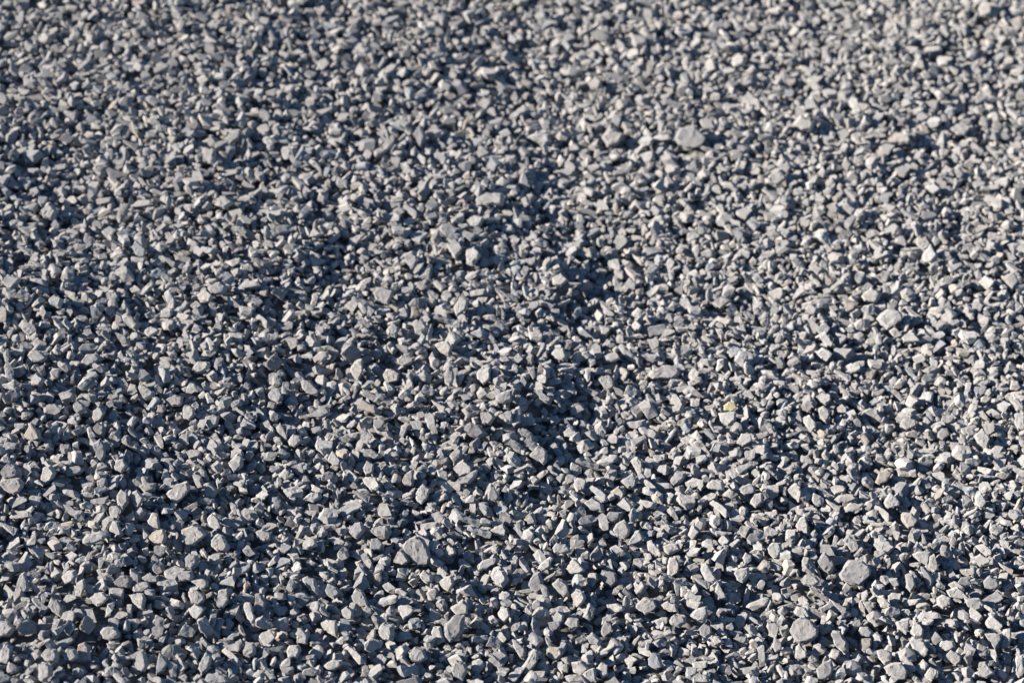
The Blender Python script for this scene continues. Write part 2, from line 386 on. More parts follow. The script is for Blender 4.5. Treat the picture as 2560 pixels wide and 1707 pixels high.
# landmark stones: key -> (label, short name used to find the others)
MARKS = {
'slab': ("big oblong grey slab with a smooth flat face leaning diagonally", "big oblong slab"),
'boulder': ("large grey ridged boulder standing below the oblong slab with a pale lump against it", "large ridged boulder"),
'disc': ("large disc-like grey stone with a rough flat face, biggest beside the dark hollow", "large disc-like stone"),
'dome': ("largest rounded dome-shaped stone, smooth and dusty, under a pale capping stone", "largest domed stone"),
'yellow': ("only yellow sandy stone, small and crumbly, among the grey gravel", "yellow stone"),
'hexagon': ("tan six-sided stone with a warm dusty face among grey stones", "tan six-sided stone"),
'creamegg': ("cream egg-shaped stone with one dark shaded end", "cream egg-shaped stone"),
'pentagon': ("large pale five-sided stone with speckled face", "large pale five-sided stone"),
'edgeslab': ("broad pale slab cut by the left picture edge under a dark rough stone", "broad pale slab at the left edge"),
'lobed': ("large pale lobed stone with a stubby knob at its end", "large pale lobed stone"),
'headstone': ("pale tapering stone shaped like a headstone, standing upright", "headstone-shaped stone"),
'tooth': ("pale tooth-shaped wedge pointing down with a sharp lit edge", "pale tooth-shaped wedge"),
'diamond': ("brownish diamond-shaped stone with a shaded face", "brownish diamond-shaped stone"),
'blocky': ("pale blocky stone with a ragged base, near the lower left corner", "pale ragged block"),
'spear': ("dark grey spear-shaped stone standing point upward", "dark spear-shaped stone"),
'trapezoid': ("tall grey trapezoid stone with a plain even face", "tall grey trapezoid"),
'shard': ("pale broad shard tapering down like an arrowhead", "pale arrowhead shard"),
'splinter': ("long thin grey splinter lying diagonally near the bottom edge", "long diagonal splinter"),
'creamwedge': ("small cream wedge just beside the big oblong slab", "small cream wedge"),
'plate': ("thin pale upright plate with a torn lower edge", "thin pale plate"),
'rough': ("large rough grey stone with coarse grainy face beside a dark pit", "large grainy stone"),
'column': ("pale six-sided column-like stone standing upright", "pale column-like stone"),
'greyslab': ("grey four-cornered slab with a partly shaded face", "grey four-cornered slab"),
'egg': ("pale smooth oval pebble beside dark stones in the hollow", "pale smooth oval pebble"),
'dusty': ("brownish stone with a brightly dusted lower face", "dusty brownish stone"),
'bar': ("short pale bar-shaped stone lying level near the bottom edge", "short pale bar"),
'darkleaf': ("dark leaf-shaped stone standing just before the large disc-like stone", "dark leaf-shaped stone"),
'capstone': ("pale smooth rounded block with a shaded right side, alone above leaf-like flakes", "pale rounded block"),
'brick': ("long grey brick-like stone lying diagonally beside the largest domed stone", "long brick-like stone"),
'pink': ("pinkish grey angular stone with a cracked face", "pinkish angular stone"),
'post': ("slim pale post-like stone standing upright, wider at its foot", "slim pale post"),
'flatpale': ("flat pale grey stone with a pointed end near the right edge", "flat pale pointed stone"),
'paleoval': ("pale clean oval stone lying level near the right edge", "pale clean oval"),
'bigpale': ("big pale angular stone with a dark notch on top", "big pale notched stone"),
'keel': ("dark grey keel-shaped stone with one sharply lit side", "dark keel-shaped stone"),
'fan': ("broad grey fan-shaped stone by the bottom edge", "broad fan-shaped stone"),
'yshape': ("cream bone-like stone with a crooked forked end", "cream forked stone"),
'pitted': ("pale tall pitted stone beside a dark lens-shaped flake", "pale tall pitted stone"),
'lens': ("dark lens-shaped flake lying level beside a pale pitted stone", "dark lens-shaped flake"),
'pyramid': ("brownish grey pyramid-shaped stone with a broad lit face", "brownish pyramid"),
'pittedblock': ("pale upright block with small pits in its face", "pale pitted block"),
'prism': ("pale grey four-sided prism leaning diagonally over a glinting chip", "pale leaning prism"),
'bean': ("pale bean-shaped stone lying in bright sun", "pale bean-shaped stone"),
'ellipse': ("pale grey elliptical flake tilted diagonally above a dark hollow", "pale elliptical flake"),
'greypyramid': ("grey pyramid-shaped stone with a sharp ridge and shaded side", "grey ridged pyramid"),
'brownround': ("brown shaded rounded stone lying in the shadow of its neighbour", "brown rounded stone"),
'creamtop': ("cream broad stone with cracked upper face, above the middle", "cream cracked stone"),
'burr': ("dark rough knobbly stone like a burr", "dark knobbly stone"),
'flatgrey': ("broad flat grey stone lying level above the dark hollow", "broad flat grey stone"),
'sail': ("pale smooth sail-shaped stone with a clean edge", "pale sail-shaped stone"),
'log': ("short log-like grey stone lying diagonally", "short log-like stone"),
'lozenge': ("grey lozenge-shaped stone with flat grainy face in the hollow", "grey lozenge"),
'layered': ("layered grey stone split like stacked slates", "layered slate-like stone"),
'humped': ("pale humped stone with a flat base", "pale humped stone"),
'blue': ("bluish grey angular flake half in shadow", "bluish angular flake"),
'creamblade': ("cream blade-shaped stone, brightest in its surroundings", "cream blade-shaped stone"),
'darkround': ("dark rounded pebble among pale stones toward the right edge", "dark rounded pebble"),
'stick': ("long narrow stick-like stone lying diagonally", "stick-like stone"),
'cube': ("bright cream cube-shaped stone beside the stick-like stone", "bright cream cube"),
'white': ("bright white-grey wide stone with glittering flecks", "white-grey wide stone"),
'box': ("pale box-shaped stone with crisp corners", "pale box-shaped stone"),
'edgepale': ("tall pale stone cut by the right picture edge", "tall pale stone at the right edge"),
'farblock': ("pale blocky stone in the blurred upper left gravel", "pale block in the upper left"),
'farcream': ("small cream rounded stone in the blurred upper left corner", "cream stone in the upper left corner"),
'flatflake': ("wide flat pale flake lying level above the middle", "wide flat pale flake"),
'farround': ("pale round stone in the blurred gravel near the top centre", "pale round stone near the top"),
'fardark': ("dark pointed flake in the blurred gravel near the top edge", "dark flake near the top edge"),
'glint': ("grey stone carrying a bright greenish glint", "glinting stone"),
'farboulder': ("large blurred rounded boulder, biggest stone in the upper half", "large blurred boulder"),
'farpale': ("cream wide wedge in the blurred upper right gravel", "cream wide wedge in the upper right"),
'quartz': ("white quartz-like chip in the blurred upper right gravel", "white quartz-like chip"),
'green': ("pale greenish pointed chip in the upper right gravel", "pale greenish chip"),
'toppale': ("pale rounded stone close to the upper right corner", "pale stone close to the upper right corner"),
'bluegrey': ("smooth bluish grey slab tilted among brown-grey stones", "smooth bluish slab"),
'roughleft': ("rough grey stone beside the left picture edge, upper half", "rough stone by the left edge"),
'thumb': ("pale thumb-shaped stone standing upright", "pale thumb-shaped stone"),
'creamcap': ("cream cap-shaped stone at the rim of a dark hollow", "cream cap-shaped stone"),
'whitewedge': ("brightly lit pale wedge with a pointed top, upper half", "brightly lit pale wedge"),
'midpale': ("pale smooth upright stone near the picture centre", "pale upright stone near the centre"),
'arrow': ("pale arrow-shaped flake beside the deepest dark hollow", "pale arrow-shaped flake"),
'greyflat': ("flat grey broad stone left of the picture centre", "flat broad grey stone"),
'bigbright': ("large bright pale slab in the sunlit right half", "large bright pale slab"),
'bright': ("bright white-grey upright stone in the blurred right half", "bright white-grey upright stone"),
'darkflake': ("dark grey flake among pale stones in the right half", "dark flake among pale stones"),
'sparkle': ("pale stone with a sparkling white fleck near the right edge", "sparkling pale stone"),
}
# dark hollows seen in the photograph (pixels of the 2560 wide frame): x, y, radius, depth in mm
PITS = [(1480,665,60,14),(1470,735,55,12),(1420,790,50,8),(1471,983,65,14),(1355,1045,60,12),(868,636,60,10),(1245,820,45,8),
(804,661,60,10),(687,756,60,12),(560,767,50,8),(1920,925,50,8),(240,1607,55,12),(360,1405,50,9),(160,1520,40,8),(809,1400,45,8),
(1185,1411,55,9),(1065,1580,40,8),(1506,1334,60,14),(1511,1465,40,10),(1811,1511,60,12),(1593,1410,40,8),(1580,1688,45,9),(1893,1539,50,12),
(2083,1457,50,12),(2157,1645,60,14),(362,1181,45,8),(654,949,45,9),(740,998,50,10),(958,906,40,8),(1359,1056,45,9),(1362,1230,50,14),
(1389,1121,40,8),(420,194,50,7),(25,210,60,8),(1369,431,60,9),(2350,530,60,8),(2540,18,80,10),(1875,446,45,8),
(2212,37,50,6),(1300,860,50,7),(1520,700,50,8),(1390,640,40,8),(640,1000,45,7)]
# wide soft undulations: pixel centre and radius of the sides turned away from the sun, height in mm
BROAD = [(700,650,230,6),(1420,980,240,6),(1780,1420,270,6),(60,420,170,4),(1300,480,200,3),(330,1250,200,3),(950,1250,180,3)]
TINT_BASE = (.392, .393, .400)
SIZE_MED, SIZE_SIG, LIB_N = .0116, .28, 360
SINK = -.0018
N_FIRST, N_TOP, TOP_LIM = 60000, 56000, .0024
SUN_DIR = (-.89, -.28, .36)
SUN_E, SUN_COL, SKY = 5.0, (1.0, .89, .755), .05
FOCUS, FSTOP = 2.82, 6.9
EXPOSURE = 1.08
import bpy, bmesh, math, random
import numpy as np
from mathutils import Vector, Matrix, noise

rng = np.random.default_rng(11)
random.seed(11)
SC = bpy.context.scene
COL = SC.collection

# ------------------------------------------------------------------ camera
W, H = 2560.0, 1707.0
LENS, SENSOR = 107.0, 36.0
FPX = W * LENS / SENSOR
CAM_H, PITCH, ROLL = 1.78, math.radians(35.0), math.radians(8.0)
Rm = (Matrix.Rotation(math.radians(90) - PITCH, 4, 'X') @ Matrix.Rotation(ROLL, 4, 'Z'))
R3 = np.array(Rm.to_3x3())
CAM = np.array([0.0, 0.0, CAM_H])
RIGHT, UP, BACK = R3[:, 0], R3[:, 1], R3[:, 2]

def project(p):
    q = (np.asarray(p) - CAM) @ R3
    d = -q[..., 2]
    return W / 2 + FPX * q[..., 0] / d, H / 2 - FPX * q[..., 1] / d, d

def ray(px, py):
    v = RIGHT * (px - W / 2) / FPX - UP * (py - H / 2) / FPX - BACK
    return v / np.linalg.norm(v)

# ------------------------------------------------------------------ terrain
pit_w = []
for (px, py, r, dep) in PITS:
    v = ray(px, py); t = -CAM_H / v[2]
    P = CAM + v * t
    pit_w.append((P[0], P[1], 1.15 * r * t / FPX, dep * 0.001))
broad_w = []
for (px, py, r, dep) in BROAD:
    v = ray(px, py); t = -CAM_H / v[2]; P = CAM + v * t
    broad_w.append((P[0], P[1], r * t / FPX, dep * 0.001))
waves = [(rng.uniform(-1, 1), rng.uniform(-1, 1), rng.uniform(0, 6.28)) for _ in range(14)]

def terrain(x, y):
    """height of the gravel surface: gentle heaps, and a hollow with a raised rim where the photograph shows one"""
    z = np.zeros_like(np.asarray(x, dtype=float))
    for i, (a, b, c) in enumerate(waves):
        k = 9.0 + 2.4 * i
        n = math.hypot(a, b) + 1e-6
        z = z + (0.026 / k) * np.sin(k * (a / n * x + b / n * y) + c)
    z = z + .05 * (np.sqrt((x - .16) ** 2 + .006) + (x - .16))     # the heap rises to one side
    z = z - .005 * np.exp(-((x - .12 + .10 * (y - 2.6)) / .16) ** 2 - ((y - 2.55) / .55) ** 2)
    z = z + .004 * np.exp(-((x + .16) / .13) ** 2 - ((y - 2.5) / .45) ** 2)
    for (cx, cy, r, d) in broad_w:
        dx, dy = (x - cx) / r, (y - cy) / (r * 1.5)
        z = z - 2.2 * d * dx * np.exp(-(dx * dx + dy * dy))
    for (cx, cy, r, d) in pit_w:
        dx, dy = (x - cx) / r, (y - cy) / (r * 1.25)
        z = z - .62 * d * np.exp(-(dx * dx + dy * dy))
        dx2 = (x - cx + 1.35 * r) / (r * 0.95)
        z = z + 0.5 * d * np.exp(-(dx2 * dx2 + dy * dy * 0.7))
    return z

def surf_hit(px, py):
    v = ray(px, py); z = 0.0
    for _ in range(12):
        t = (z - CAM_H) / v[2]
        P = CAM + v * t
        z = float(terrain(P[0], P[1]))
    return P, t * float(np.dot(v, -BACK))

# ------------------------------------------------------------------ materials
def node(nt, kind, x=0, y=0, **kw):
    n = nt.nodes.new(kind); n.location = (x, y)
    for k, v in kw.items(): setattr(n, k, v)
    return n

def stone_material():
    m = bpy.data.materials.new("crushed_stone"); m.use_nodes = True
    nt = m.node_tree; nt.nodes.clear(); L = nt.links.new
    out = node(nt, 'ShaderNodeOutputMaterial', 900)
    b = node(nt, 'ShaderNodeBsdfPrincipled', 600)
    b.inputs['Roughness'].default_value = 0.88
    b.inputs['Specular IOR Level'].default_value = 0.15
    if 'Diffuse Roughness' in b.inputs: b.inputs['Diffuse Roughness'].default_value = 1.0      # dusty faces
    at = node(nt, 'ShaderNodeAttribute', -700, 200, attribute_name='tint')
    geo = node(nt, 'ShaderNodeNewGeometry', -900, -200)
    n1 = node(nt, 'ShaderNodeTexNoise', -700, -100); n1.inputs['Scale'].default_value = 330; n1.inputs['Detail'].default_value = 4; n1.inputs['Roughness'].default_value = 0.65
    n2 = node(nt, 'ShaderNodeTexNoise', -700, -350); n2.inputs['Scale'].default_value = 1500; n2.inputs['Detail'].default_value = 3; n2.inputs['Roughness'].default_value = 0.7
    n3 = node(nt, 'ShaderNodeTexNoise', -700, -600); n3.inputs['Scale'].default_value = 2600; n3.inputs['Detail'].default_value = 1
    for n in (n1, n2, n3): L(geo.outputs['Position'], n.inputs['Vector'])
    r1 = node(nt, 'ShaderNodeMapRange', -450, -100); r1.inputs[1].default_value = .3; r1.inputs[2].default_value = .7; r1.inputs[3].default_value = .80; r1.inputs[4].default_value = 1.18
    r2 = node(nt, 'ShaderNodeMapRange', -450, -350); r2.inputs[1].default_value = .3; r2.inputs[2].default_value = .7; r2.inputs[3].default_value = .74; r2.inputs[4].default_value = 1.22
    r3 = node(nt, 'ShaderNodeMapRange', -450, -600); r3.inputs[1].default_value = .70; r3.inputs[2].default_value = .80; r3.inputs[3].default_value = 0.; r3.inputs[4].default_value = .7
    L(n1.outputs['Fac'], r1.inputs[0]); L(n2.outputs['Fac'], r2.inputs[0]); L(n3.outputs['Fac'], r3.inputs[0])
    mu = node(nt, 'ShaderNodeMath', -250, -200, operation='MULTIPLY'); L(r1.outputs[0], mu.inputs[0]); L(r2.outputs[0], mu.inputs[1])
    ad = node(nt, 'ShaderNodeMath', -100, -300, operation='ADD'); L(mu.outputs[0], ad.inputs[0]); L(r3.outputs[0], ad.inputs[1])
    vm = node(nt, 'ShaderNodeVectorMath', 100, 100, operation='SCALE'); L(at.outputs['Color'], vm.inputs[0]); L(ad.outputs[0], vm.inputs['Scale'])
    L(vm.outputs[0], b.inputs['Base Color'])
    bp = node(nt, 'ShaderNodeBump', 300, -300); bp.inputs['Strength'].default_value = 0.55; bp.inputs['Distance'].default_value = 0.0009
    a2 = node(nt, 'ShaderNodeMath', 100, -400, operation='ADD'); L(n1.outputs['Fac'], a2.inputs[0]); L(n2.outputs['Fac'], a2.inputs[1])
    L(a2.outputs[0], bp.inputs['Height']); L(bp.outputs[0], b.inputs['Normal'])
    L(b.outputs[0], out.inputs[0])
    return m
STONE = stone_material()

def ground_material():
    m = bpy.data.materials.new("gravel_bed"); m.use_nodes = True
    nt = m.node_tree; b = nt.nodes['Principled BSDF']; L = nt.links.new
    b.inputs['Roughness'].default_value = 0.95
    geo = node(nt, 'ShaderNodeNewGeometry', -900)
    v = node(nt, 'ShaderNodeTexVoronoi', -700); v.inputs['Scale'].default_value = 95
    L(geo.outputs['Position'], v.inputs['Vector'])
    cr = node(nt, 'ShaderNodeMapRange', -400); cr.inputs[3].default_value = .10; cr.inputs[4].default_value = .24
    sx = node(nt, 'ShaderNodeSeparateColor', -550); L(v.outputs['Color'], sx.inputs[0]); L(sx.outputs[0], cr.inputs[0])
    cc = node(nt, 'ShaderNodeCombineColor', -250)
    for i in range(3): L(cr.outputs[0], cc.inputs[i])
    L(cc.outputs[0], b.inputs['Base Color'])
    bp = node(nt, 'ShaderNodeBump', -250, -300); bp.inputs['Distance'].default_value = .006; bp.invert = True
    L(v.outputs['Distance'], bp.inputs['Height']); L(bp.outputs[0], b.inputs['Normal'])
    return m

# ------------------------------------------------------------------ tints
BASE = np.array(TINT_BASE)
def tint(code=None, r=None):
    r = r or random
    if code is None:
        u = r.random()
        code = 'p' if u < .20 else 'd' if u < .34 else 'c' if u < .355 else 'k' if u < .37 else 'b' if u < .42 else 'r' if u < .426 else 't' if u < .427 else 'g'
    v, c = {'p': (1.13, (1.0, .995, .975)), 'g': (1.0, (1, 1, 1)), 'd': (.80, (.99, 1, 1.03)), 'c': (1.17, (1.02, .995, .945)),
            't': (1.12, (1.05, .985, .90)), 'k': (.93, (1.05, .99, .92)), 'w': (1.38, (1, 1, 1)), 'y': (1.14, (1.09, .985, .70)),
            'r': (1.03, (1.04, .985, .965)), 'b': (.93, (.95, 1.0, 1.06))}[code]
    v *= r.uniform(.91, 1.09); w = r.uniform(-.018, .018)
    return tuple(float(x) for x in np.clip(BASE * v * np.array(c) * np.array([1 + w, 1, 1 - w]), 0, .85))

# ------------------------------------------------------------------ broken stone shapes
def hull_of(pts):
    bm = bmesh.new()
    for p in pts: bm.verts.new(p)
    r = bmesh.ops.convex_hull(bm, input=bm.verts)
    junk = list({e for k in ('geom_interior', 'geom_unused') for e in r[k] if isinstance(e, bmesh.types.BMVert) and e.is_valid})
    if junk: bmesh.ops.delete(bm, geom=junk, context='VERTS')
    loose = [v for v in bm.verts if not v.link_faces]
    if loose: bmesh.ops.delete(bm, geom=loose, context='VERTS')
    bmesh.ops.recalc_face_normals(bm, faces=bm.faces)
    return bm

def broken_stone(axes, nplanes, rough):
    """vertices of a convex stone cut by random planes out of an ellipsoid, like crushed rock"""
    a = np.array(axes)
    for _ in range(20):
        n = rng.normal(size=(nplanes, 3)); n /= np.linalg.norm(n, axis=1)[:, None]
        n = np.vstack([n, np.eye(3), -np.eye(3)])
        n += rng.normal(scale=.18, size=n.shape); n /= np.linalg.norm(n, axis=1)[:, None]
        d = np.linalg.norm(n * a, axis=1) * rng.uniform(1 - rough, 1.0, len(n))
        bm = hull_of(n / d[:, None])
        vs = []
        for f in bm.faces:
            nn = np.array(f.normal); c = np.array(f.calc_center_median())
            k = float(nn @ c)
            if k > 1e-6: vs.append(nn / k)
        bm.free()
        vs = np.array(vs)
        if len(vs) > 8 and np.abs(vs).max() < 2.2 * a.max(): return vs
    return vs

def finish(bm, bevel, smooth=False):
    bmesh.ops.remove_doubles(bm, verts=bm.verts, dist=bevel * .4)
    bmesh.ops.dissolve_limit(bm, angle_limit=math.radians(7), verts=bm.verts, edges=bm.edges)
    bmesh.ops.bevel(bm, geom=bm.edges[:], offset=bevel, segments=1, affect='EDGES', profile=.6, clamp_overlap=True)
    bmesh.ops.triangulate(bm, faces=bm.faces)

def arrays(bm):
    bm.verts.ensure_lookup_table(); bm.verts.index_update()
    v = np.array([x.co[:] for x in bm.verts], dtype=np.float32)
    f = np.array([[q.index for q in x.verts] for x in bm.faces], dtype=np.int32)
    return v, f

CELL = 0.0008
class Lib: pass
library = []
def random_rotation():
    q = rng.normal(size=4); q /= np.linalg.norm(q)
    w, x, y, z = q
    return np.array([[1-2*(y*y+z*z), 2*(x*y-z*w), 2*(x*z+y*w)], [2*(x*y+z*w), 1-2*(x*x+z*z), 2*(y*z-x*w)], [2*(x*z-y*w), 2*(y*z+x*w), 1-2*(x*x+y*y)]])

def profiles(v, f):
    """top and bottom height maps of a convex stone on the deposit grid"""
    lo, hi = v.min(0), v.max(0)
    ix0, iy0 = int(math.floor(lo[0] / CELL)), int(math.floor(lo[1] / CELL))
    nx, ny = int(math.ceil(hi[0] / CELL)) - ix0 + 1, int(math.ceil(hi[1] / CELL)) - iy0 + 1
    X, Y = np.meshgrid((np.arange(nx) + ix0) * CELL, (np.arange(ny) + iy0) * CELL, indexing='ij')
    a, b, c = v[f[:, 0]], v[f[:, 1]], v[f[:, 2]]
    n = np.cross(b - a, c - a); l = np.linalg.norm(n, axis=1); ok = l > 1e-14
    n = n[ok] / l[ok][:, None]; d = np.einsum('ij,ij->i', n, a[ok])
    top = np.full(X.shape, 1e3); bot = np.full(X.shape, -1e3)
    for (nx_, ny_, nz_), dd in zip(n, d):
        if abs(nz_) < 1e-3: nz_ = math.copysign(1e-3, nz_)
        z = (dd - nx_ * X - ny_ * Y) / nz_
        if nz_ > 0: top = np.minimum(top, z)
        else: bot = np.maximum(bot, z)
    ins = top > bot
    return ix0, iy0, nx, ny, np.where(ins, top, -1e3).astype(np.float32), np.where(ins, bot, 1e3).astype(np.float32)

def build_library(n):
    for i in range(n):
        L_ = float(np.clip(rng.lognormal(math.log(SIZE_MED), SIZE_SIG), .0052, .0180))
        u = rng.random()
        if u < .34: ax = (1, rng.uniform(.62, .95), rng.uniform(.45, .75))
        elif u < .66: ax = (1.05, rng.uniform(.55, .95), rng.uniform(.20, .38))
        else: ax = (1.28, rng.uniform(.28, .5), rng.uniform(.16, .38))
        pts = broken_stone(np.array(ax) * L_ * .55, int(rng.integers(5, 11)), .36)
        bm = hull_of(pts)
        lowv, lowf = arrays(bm.copy())
        try:
            finish(bm, L_ * .035); hv, hf = arrays(bm)
        except Exception:
            hv, hf = lowv, lowf
        try:
            for _ in range(2):
                es = [e for e in bm.edges if e.calc_length() > L_ * .30]
                if es: bmesh.ops.subdivide_edges(bm, edges=es, cuts=1); bmesh.ops.triangulate(bm, faces=bm.faces)
            bm.normal_update()
            off = Vector(rng.uniform(-50, 50, 3)); mv = []
            for w in bm.verts:
                a = w.co / L_
                mv.append(w.co + w.normal * (L_ * (.050 * noise.fractal(a * 3.5 + off, .9, 2.0, 2) + .028 * noise.fractal(a * 10 + off, .8, 2.0, 2))))
            for w, m in zip(bm.verts, mv): w.co = m
            nv_, nf_ = arrays(bm)
        except Exception:
            nv_, nf_ = hv, hf
        bm.free()
        group = []
        for k in range(3):
            M = random_rotation()
            s = Lib(); s.lv = (lowv @ M.T).astype(np.float32); s.lf = lowf; s.hv = (hv @ M.T).astype(np.float32); s.hf = hf; s.nv = (nv_ @ M.T).astype(np.float32); s.nf = nf_
            s.prof = profiles(s.lv, lowf); s.top = float(s.lv[:, 2].max()); s.r = L_ * .5; s.idx = len(library)
            library.append(s); group.append(s)
        groups.append(group)
groups = []
build_library(LIB_N)
print('library', len(library), 'low verts', np.mean([len(s.lv) for s in library]), 'high', np.mean([len(s.hv) for s in library]), 'tris', np.mean([len(s.lf) for s in library]), np.mean([len(s.hf) for s in library]))

# ------------------------------------------------------------------ the stones that stand out
def parse():
    res = []
    for crop, text in STONES.items():
        ox, oy, s = CROPS[crop]
        for line in text.strip().splitlines():
            w = line.split(); tone, lit = w[0][0], w[0][1]; key = None; w = w[1:]
            if w[0].startswith('#'): key = w[0][1:]; w = w[1:]
            p = np.array([[float(c) for c in q.split(',')] for q in w]) / s + (ox, oy)
            x, y = p[:, 0], p[:, 1]
            area = .5 * abs(np.dot(x, np.roll(y, -1)) - np.dot(y, np.roll(x, -1)))
            res.append(dict(tone=tone, lit=lit, key=key, p=p, c=p.mean(0), area=area, crop=crop))
    return res
stones = parse()
stones.sort(key=lambda s: -(s['area'] + (1e5 if s['key'] else 0)))
kept = []
for s in stones:                       # the same stone read twice in two neighbouring crops is dropped
    r = math.sqrt(s['area'] / math.pi)
    if any(np.hypot(*(s['c'] - t['c'])) < .55 * (r + math.sqrt(t['area'] / math.pi)) * .9 for t in kept): continue
    kept.append(s)
print('read', len(stones), 'kept', len(kept), 'smallest kept', kept[299]['area'] if len(kept) > 299 else None)
stones = kept[:300]
assert all(s['key'] is None or s['key'] in MARKS for s in stones)

SX = 4
mask = np.full((int(H // SX) + 2, int(W // SX) + 2), np.inf, dtype=np.float32)
def in_poly(p, X, Y):
    ins = np.zeros(X.shape, bool); n = len(p); j = n - 1
    for i in range(n):
        xi, yi, xj, yj = p[i, 0], p[i, 1], p[j, 0], p[j, 1]
        c = ((yi > Y) != (yj > Y)) & (X < (xj - xi) * (Y - yi) / (yj - yi + 1e-12) + xi)
        ins ^= c; j = i
    return ins

SUN = np.array(SUN_DIR) / np.linalg.norm(SUN_DIR)

def make_outlined(s, rnd):
    p = s['p']; c = s['c']
    P, depth = surf_hit(*c)
    k = depth / FPX
    q = (p - c) * [k * 1.03, -k * 1.03]                                   # metres in the plane across the line of sight
    ev, evec = np.linalg.eigh(np.cov(q.T)); wmin = 3.3 * math.sqrt(max(ev[0], 1e-10)); L_ = 3.3 * math.sqrt(ev[1])
    t = min(.85 * wmin, .8 * L_)
    centre = P + np.array([0, 0, 1.]) * (.22 * t + SINK)
    # keep it on the line of sight of its own place on the ground
    v = ray(*c); tt = (centre[2] - CAM_H) / v[2]; centre = CAM + v * tt
    pts = []
    nrm = np.linalg.norm(q, axis=1).max() + 1e-9
    slope = {'L': .30, 'N': .06, 'D': -.42, 'F': .10}[s['lit']]
    vert = {'L': .05, 'N': .16, 'D': .02, 'F': .08}[s['lit']]
    for (x, y) in q:
        pts.append((x, y, t * rnd.uniform(-.16, .10)))
        pts.append((x * .97, y * .97, -t * rnd.uniform(.22, .34)))
    sh = np.array([rnd.uniform(-.10, .02), rnd.uniform(.0, .10)]) * wmin
    f = .86 if s['lit'] == 'F' else rnd.uniform(.70, .84)
    if s['lit'] == 'F': sh *= .3
    for (x, y) in q * f + sh:                               # the face towards the viewer
        z = t * (.36 + slope * (x / nrm) - vert * (y / nrm)) + t * rnd.uniform(-.03, .03)
        pts.append((x, y, z))
    for (x, y) in q * .55:
        pts.append((x, y, -t * rnd.uniform(.5, .62)))
    bm = hull_of(pts)
    bmesh.ops.dissolve_limit(bm, angle_limit=math.radians(6), verts=bm.verts, edges=bm.edges)
    bmesh.ops.remove_doubles(bm, verts=bm.verts, dist=L_ * .03)
    try:
        bmesh.ops.bevel(bm, geom=bm.edges[:], offset=L_ * .018, segments=2, affect='EDGES', profile=.5, clamp_overlap=True)
    except Exception: pass
    bmesh.ops.triangulate(bm, faces=bm.faces)
    for _ in range(3):
        es = [e for e in bm.edges if e.calc_length() > L_ * .11]
        if not es: break
        bmesh.ops.subdivide_edges(bm, edges=es, cuts=1)
        bmesh.ops.triangulate(bm, faces=bm.faces)
    bm.normal_update()
    off = Vector((rnd.uniform(-50, 50), rnd.uniform(-50, 50), rnd.uniform(-50, 50)))
    mv = []
    for w in bm.verts:
        a = w.co / L_
        d = .042 * noise.fractal(a * 3.1 + off, .9, 2.0, 3) + .028 * noise.fractal(a * 12 + off, .7, 2.0, 3)
        mv.append(w.co + w.normal * (d * L_))
    for w, m in zip(bm.verts, mv): w.co = m
    bmesh.ops.recalc_face_normals(bm, faces=bm.faces)
    # turn into world directions about the stone's own centre
    M = Matrix(((RIGHT[0], UP[0], BACK[0]), (RIGHT[1], UP[1], BACK[1]), (RIGHT[2], UP[2], BACK[2])))
    bm.transform(M.to_4x4())
    low = min(v_.co.z for v_ in bm.verts)
    me = bpy.data.meshes.new("stone"); bm.to_mesh(me)
    v_, f_ = arrays(bm); bm.free()
    # origin at the stone's base
    sv = Vector((0, 0, low))
    me.transform(Matrix.Translation(-sv))
    me.materials.append(STONE)
    me.polygons.foreach_set('use_smooth', [True] * len(me.polygons))
    me.set_sharp_from_angle(angle=math.radians(26))
    col = me.color_attributes.new('tint', 'FLOAT_COLOR', 'POINT')
    tc = [x * .95 for x in tint(s['tone'], rnd)]
    col.data.foreach_set('color', np.tile(np.array([*tc, 1.0], dtype=np.float32), len(me.vertices)))
    o = bpy.data.objects.new("stone", me); COL.objects.link(o)
    o.location = Vector(centre) + sv
    s['obj'] = o; s['world'] = v_ + centre.astype(np.float32); s['faces'] = f_; s['depth'] = depth; s['size'] = L_
    hb = hull_of([tuple(x) for x in v_]); s['hull'] = arrays(hb); hb.free(); s['centre'] = centre
    # where it shows in the frame
    x0, y0 = np.maximum(np.floor(p.min(0) / SX).astype(int), 0); x1, y1 = np.ceil(p.max(0) / SX).astype(int) + 1
    x1, y1 = min(x1, mask.shape[1]), min(y1, mask.shape[0])
    if x1 > x0 and y1 > y0:
        Y, X = np.mgrid[y0:y1, x0:x1]
        m = in_poly(c + (p - c) * .66, X * SX, Y * SX)
        sub = mask[y0:y1, x0:x1]; sub[m] = np.minimum(sub[m], depth)

for i, s in enumerate(stones):
    make_outlined(s, random.Random(1000 + i))

# ------------------------------------------------------------------ dropping the rest of the gravel
X0, X1, Y0, Y1 = -.86, .86, 1.80, 3.62
NX, NY = int((X1 - X0) / CELL), int((Y1 - Y0) / CELL)
gx = X0 + np.arange(NX) * CELL; gy = Y0 + np.arange(NY) * CELL
GX, GY = np.meshgrid(gx, gy, indexing='ij')
HS = terrain(GX, GY).astype(np.float32)
DEPTH = .0145
Z = HS - DEPTH
del GX, GY
placed = []          # (library index, x, y, z)

def in_view(x, y, margin=110):
    px, py, d = project(np.array([x, y, 0.0]))
    return -margin < px < W + margin and -margin < py < H + margin

